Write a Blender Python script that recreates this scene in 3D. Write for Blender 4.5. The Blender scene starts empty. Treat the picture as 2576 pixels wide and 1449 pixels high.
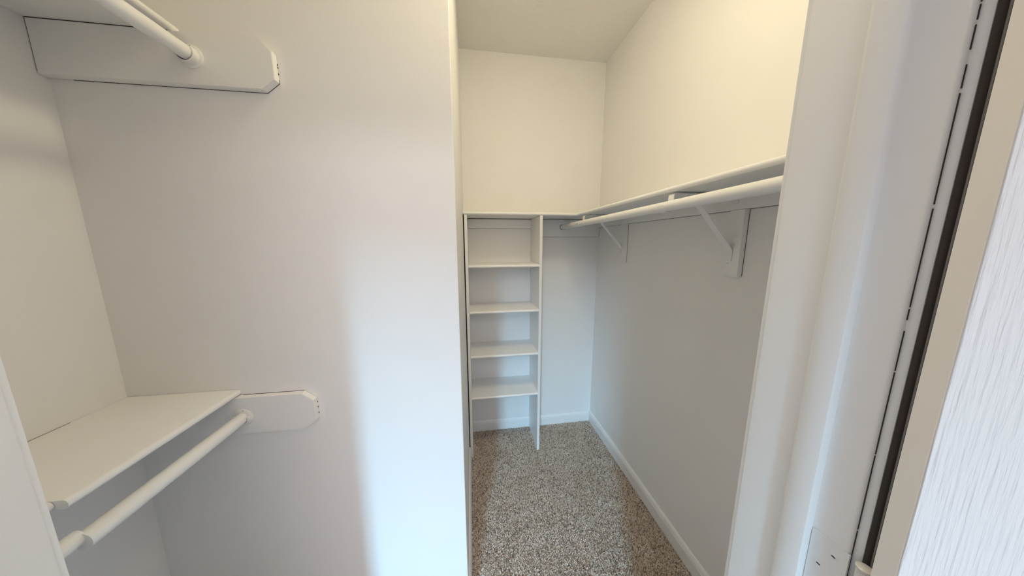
import bpy, bmesh, math, random
import numpy as np
from mathutils import Vector, Matrix
S = bpy.context.scene
COL = S.collection
PI = math.pi
# ------------------------------------------------------------------ camera
H = 1.5
cam = bpy.data.cameras.new('camera'); camo = bpy.data.objects.new('camera', cam); COL.objects.link(camo)
cam.sensor_fit = 'HORIZONTAL'; cam.sensor_width = 36.0; cam.lens = 36.0*695.0/2576.0
cam.clip_start = 0.02
# rows: world axes expressed in image axes (right, down, forward)
RX, RY, RZ = (0.98925, -0.02527, 0.14394), (-0.14611, -0.15806, 0.97656), (-0.00193, -0.98711, -0.16006)
m = Matrix(((RX[0], -RX[1], -RX[2], 0), (RY[0], -RY[1], -RY[2], 0), (RZ[0], -RZ[1], -RZ[2], H), (0, 0, 0, 1)))
camo.matrix_world = m
S.camera = camo
# ------------------------------------------------------------------ exposure, world
S.view_settings.view_transform = 'Standard'; S.view_settings.look = 'None'
S.view_settings.gamma = 1.0; S.view_settings.use_curve_mapping = False
S.view_settings.exposure = 0.16
LAMP_W, SKY_W, ROOM_W, WORLD_W = 32.5, 3150.0, 48.0, 0.6
LAMP_C = (1.0, 0.865, 0.58)
w = bpy.data.worlds.new('world'); S.world = w; w.use_nodes = True
w.node_tree.nodes['Background'].inputs[0].default_value = (0.55, 0.72, 1.0, 1)
w.node_tree.nodes['Background'].inputs[1].default_value = WORLD_W
def area(name, loc, target, sx, sy, power, color):
    l = bpy.data.lights.new(name, 'AREA'); l.shape = 'RECTANGLE'; l.size = sx; l.size_y = sy
    l.energy = power; l.color = color
    o = bpy.data.objects.new(name, l); COL.objects.link(o); o.location = loc
    o.rotation_euler = (Vector(target)-Vector(loc)).to_track_quat('-Z', 'Y').to_euler()
    return o
# bright sky seen over the treetops through the bedroom window behind the camera
area('sky_light', (-2.2, -6.2, 3.3), (-1.2, -3.2, 1.6), 2.2, 1.9, SKY_W, (0.35, 0.71, 1.0))
# unseen fill panel added under the bedroom ceiling for soft ambient light
area('bedroom_fill', (0.0, -2.1, 2.70), (0.0, -2.1, 0), 2.6, 1.6, ROOM_W, (1.0, 0.91, 0.92))

# ------------------------------------------------------------------ materials
def mat(name, base, rough=0.5, bump=0.0, bscale=60.0, stretch=(1, 1, 1), mottling=0.0, dist=0.002):
    mt = bpy.data.materials.new(name); mt.use_nodes = True
    nt = mt.node_tree; b = nt.nodes['Principled BSDF']
    b.inputs['Base Color'].default_value = (*base, 1); b.inputs['Roughness'].default_value = rough
    tc = nt.nodes.new('ShaderNodeTexCoord'); mp = nt.nodes.new('ShaderNodeMapping')
    mp.inputs['Scale'].default_value = stretch
    nt.links.new(tc.outputs['Object'], mp.inputs['Vector'])
    if mottling:
        n = nt.nodes.new('ShaderNodeTexNoise'); n.inputs['Scale'].default_value = 2.3; n.inputs['Detail'].default_value = 3
        nt.links.new(mp.outputs[0], n.inputs['Vector'])
        r = nt.nodes.new('ShaderNodeValToRGB')
        r.color_ramp.elements[0].position = .3; r.color_ramp.elements[1].position = .7
        r.color_ramp.elements[0].color = (*[c*(1-mottling) for c in base], 1)
        r.color_ramp.elements[1].color = (*[min(1, c*(1+mottling*.5)) for c in base], 1)
        nt.links.new(n.outputs['Fac'], r.inputs['Fac']); nt.links.new(r.outputs[0], b.inputs['Base Color'])
    if bump:
        n = nt.nodes.new('ShaderNodeTexNoise'); n.inputs['Scale'].default_value = bscale; n.inputs['Detail'].default_value = 4
        nt.links.new(mp.outputs[0], n.inputs['Vector'])
        bp = nt.nodes.new('ShaderNodeBump'); bp.inputs['Strength'].default_value = bump; bp.inputs['Distance'].default_value = dist
        nt.links.new(n.outputs['Fac'], bp.inputs['Height']); nt.links.new(bp.outputs[0], b.inputs['Normal'])
    return mt
M = {}
M['wall'] = mat('painted_drywall', (.94, .925, .912), .55, .12, 90, mottling=.02)
M['ceiling'] = mat('textured_ceiling', (.92, .905, .875), .8, .5, 22, mottling=.03, dist=.004)
M['trim'] = mat('satin_trim_paint', (.925, .92, .91), .35, .10, 35, (1, 1, .25))
M['jamb'] = mat('jamb_paint', (.88, .87, .855), .42, .14, 40, (1, 1, .15), mottling=.03)
M['shelf'] = mat('white_shelf_paint', (.95, .94, .925), .38, .08, 25, mottling=.02)
M['rod'] = mat('white_rod_paint', (.92, .91, .885), .33, .08, 30)
M['metal'] = mat('white_painted_metal', (.91, .905, .89), .35, .05, 60)
M['hardware'] = mat('painted_hinge', (.74, .70, .65), .3, .15, 90)
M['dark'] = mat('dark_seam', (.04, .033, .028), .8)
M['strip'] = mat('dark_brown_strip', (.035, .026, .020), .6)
M['bead'] = mat('grey_bead', (.30, .29, .28), .5)
M['door_edge'] = mat('beige_door_edge', (.93, .87, .80), .4, .06, 30, (1, 1, .2))
M['screw'] = mat('screw_steel', (.32, .30, .28), .4)
M['subfloor'] = mat('carpet_backing', (.42, .37, .33), .95)
M['bedroom'] = mat('bedroom_paint', (.91, .90, .89), .6)
# embossed door face: vertical wood grain pressed in the skin
def door_mat():
    mt = mat('embossed_door_skin', (.78, .78, .775), .42)
    nt = mt.node_tree; b = nt.nodes['Principled BSDF']
    tc = nt.nodes.new('ShaderNodeTexCoord'); mp = nt.nodes.new('ShaderNodeMapping')
    mp.inputs['Scale'].default_value = (1, 1, .05)
    nt.links.new(tc.outputs['Object'], mp.inputs['Vector'])
    n = nt.nodes.new('ShaderNodeTexNoise'); n.inputs['Scale'].default_value = 330; n.inputs['Detail'].default_value = 3
    nt.links.new(mp.outputs[0], n.inputs['Vector'])
    bp = nt.nodes.new('ShaderNodeBump'); bp.inputs['Strength'].default_value = .9; bp.inputs['Distance'].default_value = .002
    nt.links.new(n.outputs['Fac'], bp.inputs['Height']); nt.links.new(bp.outputs[0], b.inputs['Normal'])
    return mt
M['door'] = door_mat()
def carpet_mat():
    mt = bpy.data.materials.new('carpet_yarn'); mt.use_nodes = True
    nt = mt.node_tree; b = nt.nodes['Principled BSDF']; b.inputs['Roughness'].default_value = .95
    b.inputs['Specular IOR Level'].default_value = .15
    g = nt.nodes.new('ShaderNodeNewGeometry'); r = nt.nodes.new('ShaderNodeValToRGB')
    e = r.color_ramp.elements
    e[0].position = 0; e[0].color = (.22, .165, .13, 1)
    e[1].position = 1; e[1].color = (1, .95, .89, 1)
    for p, c in ((.18, (.52, .42, .35)), (.45, (.86, .745, .66)), (.7, (.99, .90, .82))):
        k = e.new(p); k.color = (*c, 1)
    nt.links.new(g.outputs['Random Per Island'], r.inputs['Fac'])
    n = nt.nodes.new('ShaderNodeTexNoise'); n.inputs['Scale'].default_value = 9; n.inputs['Detail'].default_value = 4
    tc = nt.nodes.new('ShaderNodeTexCoord'); nt.links.new(tc.outputs['Object'], n.inputs['Vector'])
    r2 = nt.nodes.new('ShaderNodeValToRGB'); r2.color_ramp.elements[0].position = .3; r2.color_ramp.elements[1].position = .7
    r2.color_ramp.elements[0].color = (.86, .81, .74, 1); r2.color_ramp.elements[1].color = (1, .985, .97, 1)
    nt.links.new(n.outputs['Fac'], r2.inputs['Fac'])
    mx = nt.nodes.new('ShaderNodeMix'); mx.data_type = 'RGBA'; mx.blend_type = 'MULTIPLY'; mx.inputs[0].default_value = 1
    nt.links.new(r.outputs[0], mx.inputs[6]); nt.links.new(r2.outputs[0], mx.inputs[7])
    nt.links.new(mx.outputs[2], b.inputs['Base Color'])
    return mt
M['carpet'] = carpet_mat()
def emis(name, col, s):
    mt = bpy.data.materials.new(name); mt.use_nodes = True
    b = mt.node_tree.nodes['Principled BSDF']; b.inputs['Base Color'].default_value = (.9, .9, .88, 1)
    b.inputs['Emission Color'].default_value = (*col, 1); b.inputs['Emission Strength'].default_value = s
    return mt

# ------------------------------------------------------------------ helpers
def tag(o, label, cat, group=None, kind=None):
    o['label'] = label; o['category'] = cat
    if group: o['group'] = group
    if kind: o['kind'] = kind
    return o
def thing(name, loc, label, cat, group=None, kind=None):
    o = bpy.data.objects.new(name, None); COL.objects.link(o); o.location = loc; o.empty_display_size = .05
    return tag(o, label, cat, group, kind)
def obj(name, bm, m_, parent=None, smooth=False):
    me = bpy.data.meshes.new(name)
    bmesh.ops.recalc_face_normals(bm, faces=bm.faces[:])
    org = Vector((0, 0, 0))
    if parent is not None:
        p = parent
        while p is not None: org += p.location; p = p.parent
    else:
        lo = Vector([min(v.co[i] for v in bm.verts) for i in range(3)]); hi = Vector([max(v.co[i] for v in bm.verts) for i in range(3)])
        org = Vector(((lo.x+hi.x)/2, (lo.y+hi.y)/2, lo.z))
    for v in bm.verts: v.co -= org
    bm.to_mesh(me); bm.free()
    me.materials.append(m_)
    if smooth:
        for p_ in me.polygons: p_.use_smooth = True
        try: me.set_sharp_from_angle(angle=math.radians(40))
        except Exception: pass
    o = bpy.data.objects.new(name, me); COL.objects.link(o)
    if parent is None: o.location = org
    else: o.parent = parent
    return o
def box(bm, x0, x1, y0, y1, z0, z1):
    vs = [bm.verts.new((x, y, z)) for x in (x0, x1) for y in (y0, y1) for z in (z0, z1)]
    for f in ((0, 1, 3, 2), (4, 6, 7, 5), (0, 4, 5, 1), (2, 3, 7, 6), (0, 2, 6, 4), (1, 5, 7, 3)):
        bm.faces.new([vs[i] for i in f])
    return bm
def B(x0, x1, y0, y1, z0, z1, bev=0, seg=2):
    bm = bmesh.new(); box(bm, x0, x1, y0, y1, z0, z1)
    if bev: bmesh.ops.bevel(bm, geom=bm.edges[:], offset=bev, segments=seg, profile=.5, affect='EDGES')
    return bm
def prism(poly, axis, a, b, bm=None):
    """extrude a 2-D polygon along an axis; poly in the two other axes, in x,y,z order"""
    bm = bm or bmesh.new()
    def P(u, v, t):
        return {'x': (t, u, v), 'y': (u, t, v), 'z': (u, v, t)}[axis]
    A = [bm.verts.new(P(u, v, a)) for u, v in poly]; C = [bm.verts.new(P(u, v, b)) for u, v in poly]
    n = len(poly)
    bm.faces.new(A); bm.faces.new(C[::-1])
    for i in range(n): bm.faces.new((A[i], C[i], C[(i+1) % n], A[(i+1) % n]))
    return bm
def arc(cx, cy, r, a0, a1, n):
    return [(cx+r*math.cos(math.radians(a0+(a1-a0)*i/n)), cy+r*math.sin(math.radians(a0+(a1-a0)*i/n))) for i in range(n+1)]
def cyl(p0, p1, r0, r1=None, n=32, bm=None, caps=True):
    bm = bm or bmesh.new(); r1 = r0 if r1 is None else r1
    p0 = Vector(p0); p1 = Vector(p1); q = (p1-p0).to_track_quat('Z', 'Y')
    A = []; C = []
    for i in range(n):
        a = 2*PI*i/n; d = Vector((math.cos(a), math.sin(a), 0))
        A.append(bm.verts.new(p0+q@(d*r0))); C.append(bm.verts.new(p1+q@(d*r1)))
    for i in range(n): bm.faces.new((A[i], A[(i+1) % n], C[(i+1) % n], C[i]))
    if caps: bm.faces.new(A[::-1]); bm.faces.new(C)
    return bm
def lathe(cx, cy, cz, prof, axis='y', n=36, a0=0, a1=360):
    """prof: list of (radius, along)"""
    bm = bmesh.new(); rings = []
    full = abs(a1-a0) >= 360
    k = n if full else n+1
    for r, t in prof:
        ring = []
        for i in range(k):
            a = math.radians(a0+(a1-a0)*i/n); u, v = r*math.cos(a), r*math.sin(a)
            p = {'y': (cx+u, cy+t, cz+v), 'z': (cx+u, cy+v, cz+t), 'x': (cx+t, cy+u, cz+v)}[axis]
            ring.append(bm.verts.new(p))
        rings.append(ring)
    for A, C in zip(rings, rings[1:]):
        for i in range(n): bm.faces.new((A[i], A[(i+1) % k], C[(i+1) % k], C[i]))
    if full:
        if prof[0][0] > 1e-5: bm.faces.new(rings[0][::-1])
        if prof[-1][0] > 1e-5: bm.faces.new(rings[-1])
    else:
        bm.faces.new([r_[0] for r_ in rings]); bm.faces.new([r_[-1] for r_ in rings][::-1])
    return bm
def ribbon(path, y0, y1, th):
    """bent metal strap: path in x,z, width along y, thickness th"""
    L = []; Rr = []
    for i, (x, z) in enumerate(path):
        a = path[max(i-1, 0)]; b = path[min(i+1, len(path)-1)]
        d = Vector((b[0]-a[0], b[1]-a[1])).normalized(); nn = Vector((-d.y, d.x))
        L.append((x+nn.x*th/2, z+nn.y*th/2)); Rr.append((x-nn.x*th/2, z-nn.y*th/2))
    bm = bmesh.new(); rows = []
    for (a, b) in zip(L, Rr):
        rows.append([bm.verts.new((a[0], y0, a[1])), bm.verts.new((a[0], y1, a[1])), bm.verts.new((b[0], y1, b[1])), bm.verts.new((b[0], y0, b[1]))])
    for A, C in zip(rows, rows[1:]):
        for i in range(4): bm.faces.new((A[i], A[(i+1) % 4], C[(i+1) % 4], C[i]))
    bm.faces.new(rows[0]); bm.faces.new(rows[-1][::-1])
    return bm
def fillet(pts, rad, n=5):
    out = [pts[0]]
    for i in range(1, len(pts)-1):
        p = Vector(pts[i]); a = Vector(pts[i-1]); b = Vector(pts[i+1])
        da = (a-p); db = (b-p); r = min(rad, da.length*.45, db.length*.45)
        s = p+da.normalized()*r; e = p+db.normalized()*r
        for k in range(n+1):
            t = k/n; out.append(tuple((1-t)**2*s+2*t*(1-t)*p+t*t*e))
    out.append(pts[-1]); return out
def structure(name, bm, m_, label, cat, smooth=False):
    return tag(obj(name, bm, m_, None, smooth), label, cat, kind='structure')

# ------------------------------------------------------------------ key dimensions (metres)
XL, XR, YB, ZC = -0.044, 0.975, 2.05, 2.75     # rear part of the closet
XA, YP = -1.024, 0.92                          # alcove left wall, partition face
YW0, YW1 = 0.219, 0.356                        # door wall
JL, JR, ZH = -0.504, 0.450, 2.04               # door opening
BX0, BX1, BY = -2.6, 2.2, -3.2                 # bedroom

# ------------------------------------------------------------------ structure
fl = structure('floor', B(BX0-.2, BX1+.2, BY-.2, YB+.2, -.10, -.006), M['subfloor'], 'floor under the beige speckled carpet of the closet', 'floor')
structure('ceiling', B(BX0-.2, BX1+.2, BY-.2, YB+.2, ZC, ZC+.1), M['ceiling'], 'lightly textured cream painted ceiling over the closet', 'ceiling')
structure('wall_back', B(XL-.1, XR+.15, YB, YB+.15, -.02, ZC), M['wall'], 'cream painted back wall behind the tall shelf tower', 'wall')
structure('wall_right', B(XR, XR+.15, YW1-.01, YB, -.02, ZC), M['wall'], 'long cream painted right wall behind the white hanging rod', 'wall')
structure('wall_left', B(XA-.15, XA, YW1-.01, YP+.0, -.02, ZC), M['wall'], 'left wall of the double hanging alcove', 'wall')
structure('wall_partition', B(XA-.15, XL, YP, YB+.15, -.02, ZC, .003, 2), M['wall'], 'partition wall carrying the two white cleats, with an outside corner beside the tower', 'wall')
# door wall with its opening
bm = bmesh.new()
a0, a1 = YW0+.0008, YW1-.0008
box(bm, BX0-.2, JL-.018, a0, a1, -.02, ZC); box(bm, JR+.018, BX1+.2, a0, a1, -.02, ZC); box(bm, JL-.018, JR+.018, a0, a1, ZH+.018, ZC)
structure('wall_front', bm, M['wall'], 'wall around the closet doorway, beside the white jambs', 'wall')
# bedroom shell behind the camera
structure('wall_bedroom_left', B(BX0-.15, BX0, BY, a0, -.02, ZC), M['bedroom'], 'bedroom wall on the left behind the viewer', 'wall')
structure('wall_bedroom_right', B(BX1, BX1+.15, BY, a0, -.02, ZC), M['bedroom'], 'bedroom wall on the right behind the viewer', 'wall')
WX0, WX1, WZ0, WZ1 = -1.24, -.80, .75, 2.08
bm = bmesh.new()
box(bm, BX0-.2, WX0, BY-.12, BY, -.02, ZC); box(bm, WX1, BX1+.2, BY-.12, BY, -.02, ZC)
box(bm, WX0, WX1, BY-.12, BY, -.02, WZ0); box(bm, WX0, WX1, BY-.12, BY, WZ1, ZC)
structure('wall_bedroom_back', bm, M['bedroom'], 'bedroom wall with the daylight window behind the viewer', 'wall')
bm = bmesh.new()
for q in ((WX0, WX0+.03, WZ0, WZ1), (WX1-.03, WX1, WZ0, WZ1), (WX0+.03, WX1-.03, WZ0, WZ0+.03), (WX0+.03, WX1-.03, WZ1-.03, WZ1)):
    box(bm, q[0], q[1], BY-.09, BY-.05, q[2], q[3])
structure('window_1', bm, M['trim'], 'white window frame in the bedroom wall behind the viewer', 'window')

# carpet pile: short twisted tufts, part of the floor
def pile():
    rng = np.random.default_rng(4)
    sp = .0051; pts = []
    for (x0, x1, y0, y1) in ((XL+.001, XR-.001, YW1-.1, YB-.001), (XA, XL, YW1-.1, YP), (JL+.0, JR, -.25, YW1-.1)):
        gx, gy = np.meshgrid(np.arange(x0, x1, sp), np.arange(y0, y1, sp))
        pts.append(np.stack([gx.ravel(), gy.ravel()], 1))
    P = np.concatenate(pts); P += rng.uniform(-.0022, .0022, P.shape); n = len(P)
    ang = rng.uniform(0, 2*PI, n); r = rng.uniform(.0022, .0035, n); h = rng.uniform(.004, .0095, n)
    lean = rng.normal(0, .0022, (n, 2))
    V = np.zeros((n, 7, 3))
    for k in range(3):
        a = ang+k*2*PI/3
        V[:, k, 0] = P[:, 0]+r*np.cos(a); V[:, k, 1] = P[:, 1]+r*np.sin(a); V[:, k, 2] = -.006
        V[:, 3+k, 0] = P[:, 0]+lean[:, 0]+r*.85*np.cos(a+.8); V[:, 3+k, 1] = P[:, 1]+lean[:, 1]+r*.85*np.sin(a+.8); V[:, 3+k, 2] = -.006+h*.75
    V[:, 6, 0] = P[:, 0]+lean[:, 0]*1.3; V[:, 6, 1] = P[:, 1]+lean[:, 1]*1.3; V[:, 6, 2] = -.006+h
    T = np.array([(0, 1, 4), (0, 4, 3), (1, 2, 5), (1, 5, 4), (2, 0, 3), (2, 3, 5), (3, 4, 6), (4, 5, 6), (5, 3, 6)])
    F = (np.arange(n)[:, None, None]*7+T[None]).reshape(-1, 3)
    me = bpy.data.meshes.new('carpet_pile'); V = V.reshape(-1, 3) - np.array(fl.location)
    me.vertices.add(len(V)); me.vertices.foreach_set('co', V.ravel().astype(np.float32))
    me.loops.add(F.size); me.loops.foreach_set('vertex_index', F.ravel().astype(np.int32))
    me.polygons.add(len(F)); me.polygons.foreach_set('loop_start', np.arange(0, F.size, 3, dtype=np.int32))
    me.polygons.foreach_set('loop_total', np.full(len(F), 3, dtype=np.int32))
    me.update(); me.validate(); me.materials.append(M['carpet'])
    o = bpy.data.objects.new('carpet_pile', me); COL.objects.link(o); o.parent = fl
    o['kind'] = 'stuff'; o['label'] = 'beige and brown speckled cut pile carpet'
pile()

# baseboards: board with a moulded top
def bb_prof(t0=.013, h=.088):
    return [(0, -.004), (t0, -.004), (t0, h-.026), (t0-.002, h-.021), (t0-.001, h-.017), (t0-.004, h-.008), (t0-.007, h-.002), (t0-.009, h), (0, h)]
structure('baseboard_right', prism([(XR-u, v) for u, v in bb_prof()], 'y', YW1+.012, YB), M['trim'], 'white baseboard along the foot of the right wall', 'baseboard')
structure('baseboard_back', prism([(YB-u, v) for u, v in bb_prof(.012, .08)], 'x', .463, XR-.013), M['trim'], 'white baseboard on the back wall to the right of the shelf tower', 'baseboard')
structure('baseboard_left', prism([(XL+u, v) for u, v in bb_prof(.012, .088)], 'y', YP-.0, 1.762), M['trim'], 'narrow white baseboard on the side of the partition in front of the tower', 'baseboard')
structure('baseboard_partition', prism([(YP-u, v) for u, v in bb_prof()], 'x', XA+.013, XL+.012), M['trim'], 'white baseboard at the foot of the partition face under the alcove rods', 'baseboard')
structure('baseboard_alcove', prism([(XA+u, v) for u, v in bb_prof()], 'y', YW1, YP), M['trim'], 'white baseboard at the foot of the alcove left wall', 'baseboard')

# door frame
def stop_prof(s, x, y0=.2555, y1=.2895, t=.012):
    # s=+1: stop on the left jamb (grows to +x)
    return [(x, y0), (x+s*(t-.003), y0), (x+s*(t-.0008), y0+.0012), (x+s*t, y0+.004), (x+s*t, y1-.0075), (x+s*(t-.0005), y1-.0068), (x+s*(t-.0072), y1-.0003), (x+s*(t-.009), y1), (x, y1)]
fr = thing('trim_1', ((JL+JR)/2, (YW0+YW1)/2, 0), 'white painted door frame around the closet doorway, right side beside the open door', 'door frame', kind='structure')
def jamb(x0, x1, name):
    b_ = B(x0, x1, YW0, YW1, -.004, ZH+.018, .0035, 3); return obj(name, b_, M['jamb'], fr, True)
jamb(JL-.018, JL, 'jamb'); jamb(JR, JR+.018, 'jamb')
obj('head_jamb', B(JL, JR, YW0, YW1, ZH, ZH+.018, .002), M['jamb'], fr)
obj('door_stop', prism(stop_prof(1, JL), 'z', -.004, ZH), M['jamb'], fr, True)
obj('door_stop', prism(stop_prof(-1, JR), 'z', -.004, ZH), M['jamb'], fr, True)
obj('door_stop', B(JL+.012, JR-.012, .2555, .2895, ZH-.012, ZH, .002), M['jamb'], fr)
# casings, bedroom side (near) and closet side (far)
def casing(s, x, ynear, yfar, wdt=.057, th=.0122):
    # inner edge at x, board grows outwards by s; near face rounded
    d = 1 if yfar > ynear else -1
    a_ = [(x, ynear), (x, ynear+d*th*.62), (x+s*.0014, ynear+d*th*.9), (x+s*.004, ynear+d*th), (x+s*.02, ynear+d*th), (x+s*.045, ynear+d*th*.6), (x+s*wdt, ynear+d*th*.45), (x+s*wdt, ynear)]
    return a_
for (s, x) in ((-1, JL-.005), (1, JR+.005)):
    obj('casing', prism(casing(s, x, YW0+.0004, YW0-.004, .057, .0090), 'z', -.004, ZH+.062), M['trim'], fr, True)
    obj('inner_casing', prism(casing(s, x-s*.001, YW1-.0004, YW1+.004, .057, .0085), 'z', -.004, ZH+.062), M['trim'], fr, True)
obj('casing', B(JL-.005, JR+.005, YW0-.0118, YW0+.0004, ZH+.005, ZH+.062, .003), M['trim'], fr)
obj('inner_casing', B(JL-.005, JR+.005, YW1-.0004, YW1+.0081, ZH+.005, ZH+.062, .003), M['trim'], fr)

gap_prof = [(JR+.0052, YW0-.0088), (JR+.0053, YW0-.0108), (JR+.0062, YW0-.0128), (JR+.0082, YW0-.0138), (JR+.030, YW0-.0138), (JR+.030, YW0-.0084)]  # dark strip and grey bead added so the hinge gap reads dark
o = obj('gap_strip', prism(gap_prof, 'z', .004, ZH), M['strip'], fr, True); o['label'] = 'dark brown strip added to darken the hinge gap of the right jamb'
o = obj('strip_bead', cyl((JR+.0086, YW0-.0140, .004), (JR+.0086, YW0-.0140, ZH), .0008, n=10), M['bead'], fr, True); o['label'] = 'thin grey bead on the dark strip'
rn = random.Random(8)
for xa in (JR+.0034, JL-.0043):
    z = .01
    bm = bmesh.new()
    while z < ZH-.1:
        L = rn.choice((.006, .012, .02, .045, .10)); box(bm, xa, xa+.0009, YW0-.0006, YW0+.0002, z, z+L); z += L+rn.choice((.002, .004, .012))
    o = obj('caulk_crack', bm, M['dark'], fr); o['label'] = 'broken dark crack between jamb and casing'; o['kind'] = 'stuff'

# door: built open, folded back 139 degrees on its hinge pin
PIN = Vector((.447, .202, 0)); TH = math.radians(139)
dr = thing('door_1', (PIN.x, PIN.y, .0), 'open white door with embossed vertical grain, folded back at the right of the doorway', 'door', kind='structure')
dr.rotation_euler = (0, 0, TH)
def dobj(name, bm_, m_, smooth=False):     # built in the closed pose, relative to the pin
    me = bpy.data.meshes.new(name); bmesh.ops.recalc_face_normals(bm_, faces=bm_.faces[:]); bm_.to_mesh(me); bm_.free(); me.materials.append(m_)
    if smooth:
        for p_ in me.polygons: p_.use_smooth = True
        me.set_sharp_from_angle(angle=math.radians(40))
    o = bpy.data.objects.new(name, me); COL.objects.link(o); o.parent = dr; return o
DW = .93
lf = dobj('door_leaf', B(-DW, .0025, .0115, .0452, .01, 2.03, .0012, 2), M['door_edge'])
lf['label'] = 'smooth beige-white door leaf edge'
# embossed skin with two raised panels on the closet-facing side
bm = B(-DW+.001, .0018, .0451, .0462, .0105, 2.0295, .0004, 1)
dobj('door_skin', bm, M['door'])
for (z0, z1) in ((.20, .95), (1.12, 1.85)):
    for (x0, x1) in ((-DW+.13, -DW/2-.05), (-DW/2+.05, -.13)):
        dobj('raised_panel', B(x0, x1, .0462, .0495, z0, z1, .003, 2), M['door'])

# hinges: one is in view on the right jamb
def hinge(zt, name='door_hinge'):
    z0 = zt-.089
    h = thing(name, (PIN.x, PIN.y, z0), 'painted-over butt hinge on the right door jamb beside the dark door gap', 'hinge')
    poly = [(.2175, z0), (.2175, zt), (.2485, zt)] + arc(.2485, zt-.006, .006, 90, 0, 4)[1:] + arc(.2485, z0+.006, .006, 0, -90, 4)
    obj('hinge_leaf', prism(poly, 'x', JR-.0014, JR+.001), M['jamb'], h)
    r = .0062
    kn = []
    for k in range(5):
        za = z0+k*.0178+.0004; zb = z0+(k+1)*.0178-.0004
        obj('knuckle', lathe(PIN.x-.0015, PIN.y+.001, 0, [(r-.0006, za), (r, za+.0006), (r, zb-.0006), (r-.0006, zb)], 'z', 24), M['hardware'], h, True)
    obj('pin_cap', lathe(PIN.x-.0015, PIN.y+.001, 0, [(r+.0004, zt), (r+.0011, zt+.0012), (r+.0011, zt+.003), (r-.001, zt+.0042), (0, zt+.0046)], 'z', 24), M['hardware'], h, True)
    for (yy, zz) in ((.2305, zt-.018), (.2425, zt-.0445), (.2305, zt-.071)):
        obj('screw', lathe(JR-.0012, yy, zz, [(.0042, 0), (.0040, -.0006), (.0012, -.0010), (.0010, -.0002), (0, -.0002)], 'x', 20), M['jamb'], h, True)
        obj('screw_slot', B(JR-.0026, JR-.0021, yy-.0022, yy+.0018, zz-.0007, zz+.0004), M['dark'], h)
    return h
hinge(1.122)

# ------------------------------------------------------------------ shelves on the walls
def nosed(x_out, x_in, z0, z1):
    """shelf cross-section; x_out = rounded front edge, x_in = wall"""
    s = 1 if x_in > x_out else -1; r = (z1-z0)/2; cz = (z0+z1)/2
    pts = [(x_in, z0)]
    for i in range(9):
        a = -90-180*i/8
        pts.append((x_out+s*r+s*r*math.cos(math.radians(a)), cz+r*math.sin(math.radians(a))))
    return pts+[(x_in, z1)]
ZS0, ZS1 = 1.675, 1.6935
t = obj('wall_shelf', prism(nosed(.690, XR-.0006, ZS0, ZS1), 'y', YW1+.002, YB-.0008), M['shelf'], None, True)
tag(t, 'long white shelf board with rounded edge along the right wall over the hanging rod', 'shelf')
t = obj('wall_shelf', prism(nosed(1.768, YB-.0008, ZS0, ZS1), 'x', XL+.001, .6935), M['shelf'], None, True)
tag(t, 'short white shelf board across the back wall resting on the shelf tower', 'shelf')
# alcove shelves; the front nosing steps back near the doorway
def alcove_shelf(z0, z1, lab):
    t_ = thing('wall_shelf', ((XA-.72)/2, .64, z0), lab, 'shelf')
    obj('shelf_board', prism(nosed(-.724, XA+.0006, z0, z1), 'y', .538, YP-.0008), M['shelf'], t_, True)
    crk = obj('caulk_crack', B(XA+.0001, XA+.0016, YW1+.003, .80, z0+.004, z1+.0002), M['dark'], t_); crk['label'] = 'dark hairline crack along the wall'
    obj('shelf_end', prism(nosed(-.744, XA+.0006, z0, z1), 'y', YW1+.002, .5375), M['shelf'], t_, True)
s1 = alcove_shelf(1.031, 1.0495, 'white alcove shelf with rounded edge above the lower hanging rod')
alcove_shelf(2.027, 2.0455, 'white alcove shelf seen from below above the upper hanging rod')

# ------------------------------------------------------------------ cleats
def crack(parent, b_):
    o = obj('caulk_crack', b_, M['dark'], parent); o['label'] = 'dark hairline crack'; return o
def chamfered(x0, x1, z0, z1, c=.032, left=False):
    return [(x0, z0), (x1-c, z0), (x1, z0+c*.8), (x1, z1-c*.8), (x1-c, z1), (x0, z1)]
def wall_cleat(z0, z1, lab, xe):
    b_ = prism(chamfered(XA+.001, xe, z0, z1), 'y', YP-.0205, YP-.0010)
    bmesh.ops.bevel(b_, geom=[e for e in b_.edges if abs(e.verts[0].co.y-e.verts[1].co.y) < 1e-6 and e.verts[0].co.y < YP-.015], offset=.0012, segments=2, affect='EDGES')
    o = tag(obj('wall_cleat', b_, M['shelf'], None), lab, 'cleat')
    e = .0011
    if z0 > 1.5:
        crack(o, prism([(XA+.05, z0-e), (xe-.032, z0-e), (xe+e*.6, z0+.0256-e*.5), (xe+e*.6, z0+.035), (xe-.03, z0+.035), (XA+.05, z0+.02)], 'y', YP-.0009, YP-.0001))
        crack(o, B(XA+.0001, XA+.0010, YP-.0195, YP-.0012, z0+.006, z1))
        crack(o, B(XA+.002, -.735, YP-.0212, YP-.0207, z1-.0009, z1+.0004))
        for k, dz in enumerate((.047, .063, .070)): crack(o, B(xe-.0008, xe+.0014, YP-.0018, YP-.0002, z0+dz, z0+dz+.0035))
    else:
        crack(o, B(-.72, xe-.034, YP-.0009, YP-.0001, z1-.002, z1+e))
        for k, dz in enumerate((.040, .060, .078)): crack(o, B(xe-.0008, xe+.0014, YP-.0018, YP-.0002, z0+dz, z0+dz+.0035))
    return o
wall_cleat(1.906, 2.0262, 'white board with clipped corners holding the upper alcove rod', -.506)
wall_cleat(.909, 1.0305, 'white board with clipped corners holding the lower alcove rod', -.510)
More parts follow.
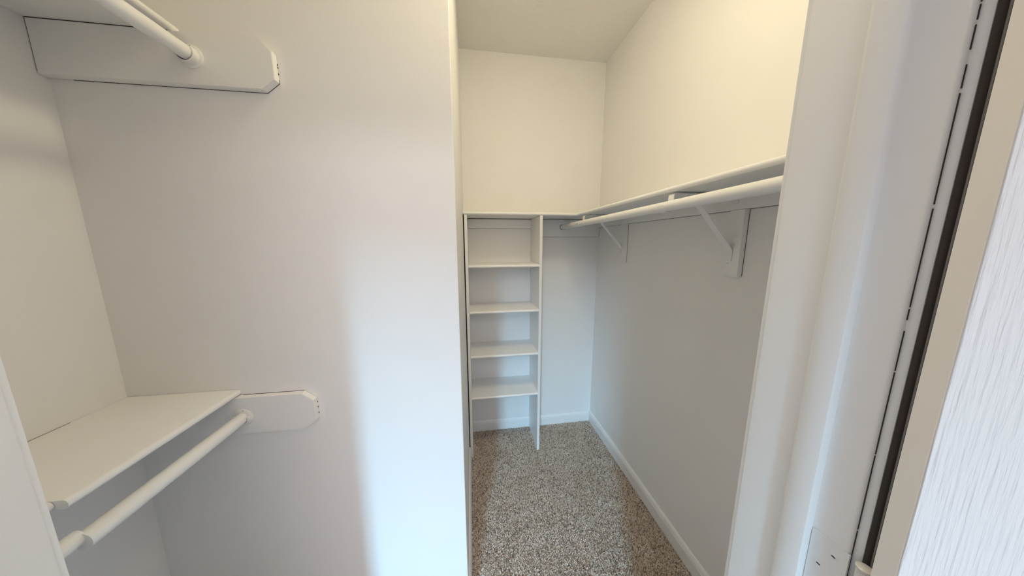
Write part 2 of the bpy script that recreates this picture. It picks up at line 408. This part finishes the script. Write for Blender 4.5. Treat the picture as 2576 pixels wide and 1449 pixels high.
for z0, z1, lab in ((1.906, 2.0262, 'white end board on the doorway wall for the upper alcove rod'), (.909, 1.0305, 'white end board on the doorway wall for the lower alcove rod')):
    tag(obj('end_cleat', B(XA+.021, -.60, YW1-.0055, YW1+.0135, z0, z1, .001), M['shelf']), lab, 'cleat')
cb = tag(obj('wall_cleat', B(.4635, XR-.0015, YB-.0205, YB-.0012, 1.547, 1.6725, .001), M['shelf']), 'white cleat board on the back wall where the right rod ends', 'cleat')
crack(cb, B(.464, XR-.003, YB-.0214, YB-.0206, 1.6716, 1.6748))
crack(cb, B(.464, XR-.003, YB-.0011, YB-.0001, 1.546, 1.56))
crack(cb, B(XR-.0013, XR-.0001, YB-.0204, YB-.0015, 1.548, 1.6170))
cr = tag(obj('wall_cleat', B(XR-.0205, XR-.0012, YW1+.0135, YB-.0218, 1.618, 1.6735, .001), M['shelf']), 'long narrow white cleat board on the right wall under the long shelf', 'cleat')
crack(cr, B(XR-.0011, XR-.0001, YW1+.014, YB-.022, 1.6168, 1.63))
tag(obj('end_cleat', B(.50, XR-.022, YW1-.0055, YW1+.0135, 1.547, 1.6735, .001), M['shelf']), 'white end board on the doorway wall for the right rod', 'cleat')

# ------------------------------------------------------------------ rods and sockets
def socket(x, y, z, s, lab, open_top, label_cat='rod socket', group=None):
    """s=-1: socket on a face looking towards -y"""
    t_ = thing('rod_socket', (x, y, z-.027), lab, label_cat, group)
    obj('flange', lathe(x, y, z, [(.0275, 0), (.0275, s*.0028), (.0258, s*.0042), (.0, s*.0042)], 'y', 40), M['rod'], t_, True)
    prof = [(.0182, s*.0040), (.0182, s*.0125), (.0222, s*.0125), (.0224, s*.0040), (.0182, s*.0040)]
    if open_top: obj('cup', lathe(x, y, z, prof, 'y', 30, 160, 380), M['rod'], t_, True)
    else: obj('cup', lathe(x, y, z, [(.0182, s*.0040), (.0182, s*.020), (.0208, s*.020), (.0216, s*.0040), (.0182, s*.0040)], 'y', 40, 0, 359.9), M['rod'], t_, True)
    obj('screw', lathe(x+.004, y+s*.0042, z+.0235, [(.0016, 0), (.0013, s*.0006), (0, s*.0007)], 'y', 14), M['screw'], t_)
    return t_
def rod(x0, z0, y0, x1, z1, y1, r, lab, cat='rod', wob=0, name='hanging_rod'):
    bm_ = bmesh.new(); n = 32; m_ = 24; rings = []; rnd = random.Random(3)
    for j in range(m_+1):
        tt = j/m_; cx, cz, cy = x0+(x1-x0)*tt, z0+(z1-z0)*tt, y0+(y1-y0)*tt
        rr = r*(1+(rnd.uniform(-wob, wob) if 0 < j < m_ else 0))
        rings.append([bm_.verts.new((cx+rr*math.cos(2*PI*i/n), cy, cz+rr*math.sin(2*PI*i/n))) for i in range(n)])
    for A, C in zip(rings, rings[1:]):
        for i in range(n): bm_.faces.new((A[i], A[(i+1) % n], C[(i+1) % n], C[i]))
    bm_.faces.new(rings[0][::-1]); bm_.faces.new(rings[-1])
    return bm_
# right rod
o = obj('hanging_rod', rod(.675, 1.628, YW1+.0185, .677, 1.6175, YB-.0255, .0172, ''), M['rod'], None, True)
tag(o, 'long white hanging rod under the shelf along the right wall', 'rod')
socket(.675, YW1+.0135, 1.628, 1, 'round white rod socket on the doorway wall at the near end of the right rod', False)
t = thing('rod_socket', (.677, YB-.0212, 1.598), 'thin ring socket with dark gap where the right rod meets the back wall cleat', 'rod socket')
obj('ring', lathe(.677, YB-.0207, 1.6175, [(.0192, 0), (.0192, -.0035), (.0212, -.0035), (.0215, 0), (.0192, 0)], 'y', 36, 0, 359.9), M['rod'], t, True)
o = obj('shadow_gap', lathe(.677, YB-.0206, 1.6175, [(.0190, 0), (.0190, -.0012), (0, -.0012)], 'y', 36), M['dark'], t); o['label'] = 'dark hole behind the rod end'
# alcove rods
def alcove_rod(x, z, lab):
    t_ = thing('hanging_rod', (x, .64, z-.018), lab, 'rod')
    obj('rod_tube', rod(x+.001, z, .530, x-.002, z, YP-.0255, .0170, '', wob=.012), M['rod'], t_, True)
    obj('inner_tube', rod(x-.008, z+.007, YW1+.0186, x-.008, z+.007, .534, .0150, ''), M['rod'], t_, True)
alcove_rod(-.712, .966, 'lower white hanging rod of the alcove, below the lower shelf')
alcove_rod(-.690, 1.972, 'upper white hanging rod of the alcove, near the top left')
socket(-.714, YP-.0206, .966, -1, 'open-topped white rod socket on the lower clipped board', True)
socket(-.692, YP-.0206, 1.970, -1, 'round white rod socket on the upper clipped board', False)
socket(-.720, YW1+.0136, .973, 1, 'white rod socket on the doorway wall at the near end of the lower alcove rod', False)
socket(-.698, YW1+.0136, 1.979, 1, 'white rod socket on the doorway wall at the near end of the upper alcove rod', False)

# ------------------------------------------------------------------ shelf and rod brackets on the right wall
def bracket(y, yb, lab, zr):
    t_ = thing('shelf_bracket', (XR-.01, y, 1.375), lab, 'bracket')
    bl = prism([(XR-.0205, 1.383), (XR-.0145, 1.375), (XR-.0012, 1.375), (XR-.0012, 1.6172), (XR-.0205, 1.6172)], 'y', yb-.028, yb+.028)
    obj('backing_block', bl, M['shelf'], t_)
    o = obj('caulk_crack', B(XR-.0011, XR-.0001, yb-.0291, yb-.02, 1.38, 1.6160), M['dark'], t_); o['label'] = 'dark hairline crack'
    w_ = .0135; th = .0026; xf = XR-.0222
    hook = [(.6770+.0192*math.cos(math.radians(a)), zr+.0192*math.sin(math.radians(a))) for a in range(-15, -181, -12)]
    path = fillet([(xf, 1.432), (xf, 1.474), (.806, 1.632), (.783, 1.6665), (.712, 1.6690), (.6972, 1.6665), (.6962, zr+.002)], .012)+hook+[(.6578, zr+.004)]
    obj('brace_strap', ribbon(path, y-w_, y+w_, th), M['metal'], t_, True)
    path = fillet([(.775, 1.6700), (.945, 1.6700), (xf, 1.667), (xf, 1.640)], .006)
    obj('top_plate', ribbon(path, y-w_, y+w_, th), M['metal'], t_, True)
    obj('screw', lathe(xf-.0012, y+.002, 1.448, [(.0048, 0), (.0044, -.0011), (.0018, -.0016), (.0012, -.0006), (0, -.0006)], 'x', 20), M['metal'], t_, True)
    obj('nail_hole', lathe(xf+.0012, y+.001, 1.4245, [(.0013, 0), (0, -.0004)], 'x', 10), M['dark'], t_)
    obj('screw', lathe(xf-.0012, y, 1.652, [(.0045, 0), (.0040, -.0011), (0, -.0014)], 'x', 20), M['metal'], t_, True)
    obj('screw', lathe(.735, y, 1.6676, [(.0040, 0), (.0035, -.0014), (0, -.0016)], 'z', 16), M['metal'], t_, True)
bracket(.910, .897, 'nearer white metal shelf and rod bracket on the right wall', 1.6243)
bracket(1.674, 1.660, 'farther white metal shelf and rod bracket, close to the back corner', 1.6196)

# ------------------------------------------------------------------ shelf tower
tw = thing('shelf_tower', (.213, 1.91, 0), 'tall narrow white tower of open shelves in the back left corner', 'shelf unit')
TX0, TX1, TXA, TXB, TY = -.037, -.0185, .4435, .462, 1.771
bm = B(TX0, TX1, TY, YB-.0008, -.004, ZS0-.0006, .0012)
obj('side_panel', bm, M['shelf'], tw)
obj('side_panel', B(TXA, TXB, TY, YB-.0008, -.004, ZS0-.0006, .0012), M['shelf'], tw)
for zt in (1.362, 1.059, .752, .452):
    obj('shelf', prism(nosed(TY-.002, YB-.002, zt-.0188, zt), 'x', TX1+.0005, TXA-.0005), M['shelf'], tw, True)
obj('back_cleat', B(TX1+.0008, TXA-.0008, YB-.0205, YB-.0015, 1.606, 1.6705, .001), M['shelf'], tw)
o = obj('caulk_crack', B(TX1+.0008, TXA-.0008, YB-.0206, YB-.0204, 1.6702, 1.6730), M['dark'], tw)
o = obj('caulk_crack', B(TX1+.0008, TXA-.0008, YB-.0052, YB-.0046, 1.6042, 1.6062), M['dark'], tw)
obj('toe_board', prism([(YB-u, v) for u, v in bb_prof(.012, .088)], 'x', TX1+.0008, TXA-.0008), M['trim'], tw)
obj('back_panel', B(TX1+.0008, TXA-.0008, YB-.0045, YB-.0015, .09, 1.605), M['wall'], tw)

# ------------------------------------------------------------------ closet ceiling lamp (just above the frame)
LX, LY = .28, .79
lp = thing('ceiling_light', (LX, LY, ZC-.09), 'round flush ceiling lamp with frosted dome in the closet', 'lamp')
obj('lamp_base', lathe(LX, LY, ZC, [(.15, -.001), (.15, -.018), (.14, -.022), (0, -.022)], 'z', 40), M['metal'], lp, True)
dome = [(.135*math.cos(a*PI/16), -.0225-.05*math.sin(a*PI/16)) for a in range(0, 9)]
dm = obj('lamp_dome', lathe(LX, LY, ZC, [(r_, t_) for r_, t_ in dome[:-1]]+[(0, dome[-1][1])], 'z', 40), emis('lamp_glass', LAMP_C, LAMP_W), lp, True)
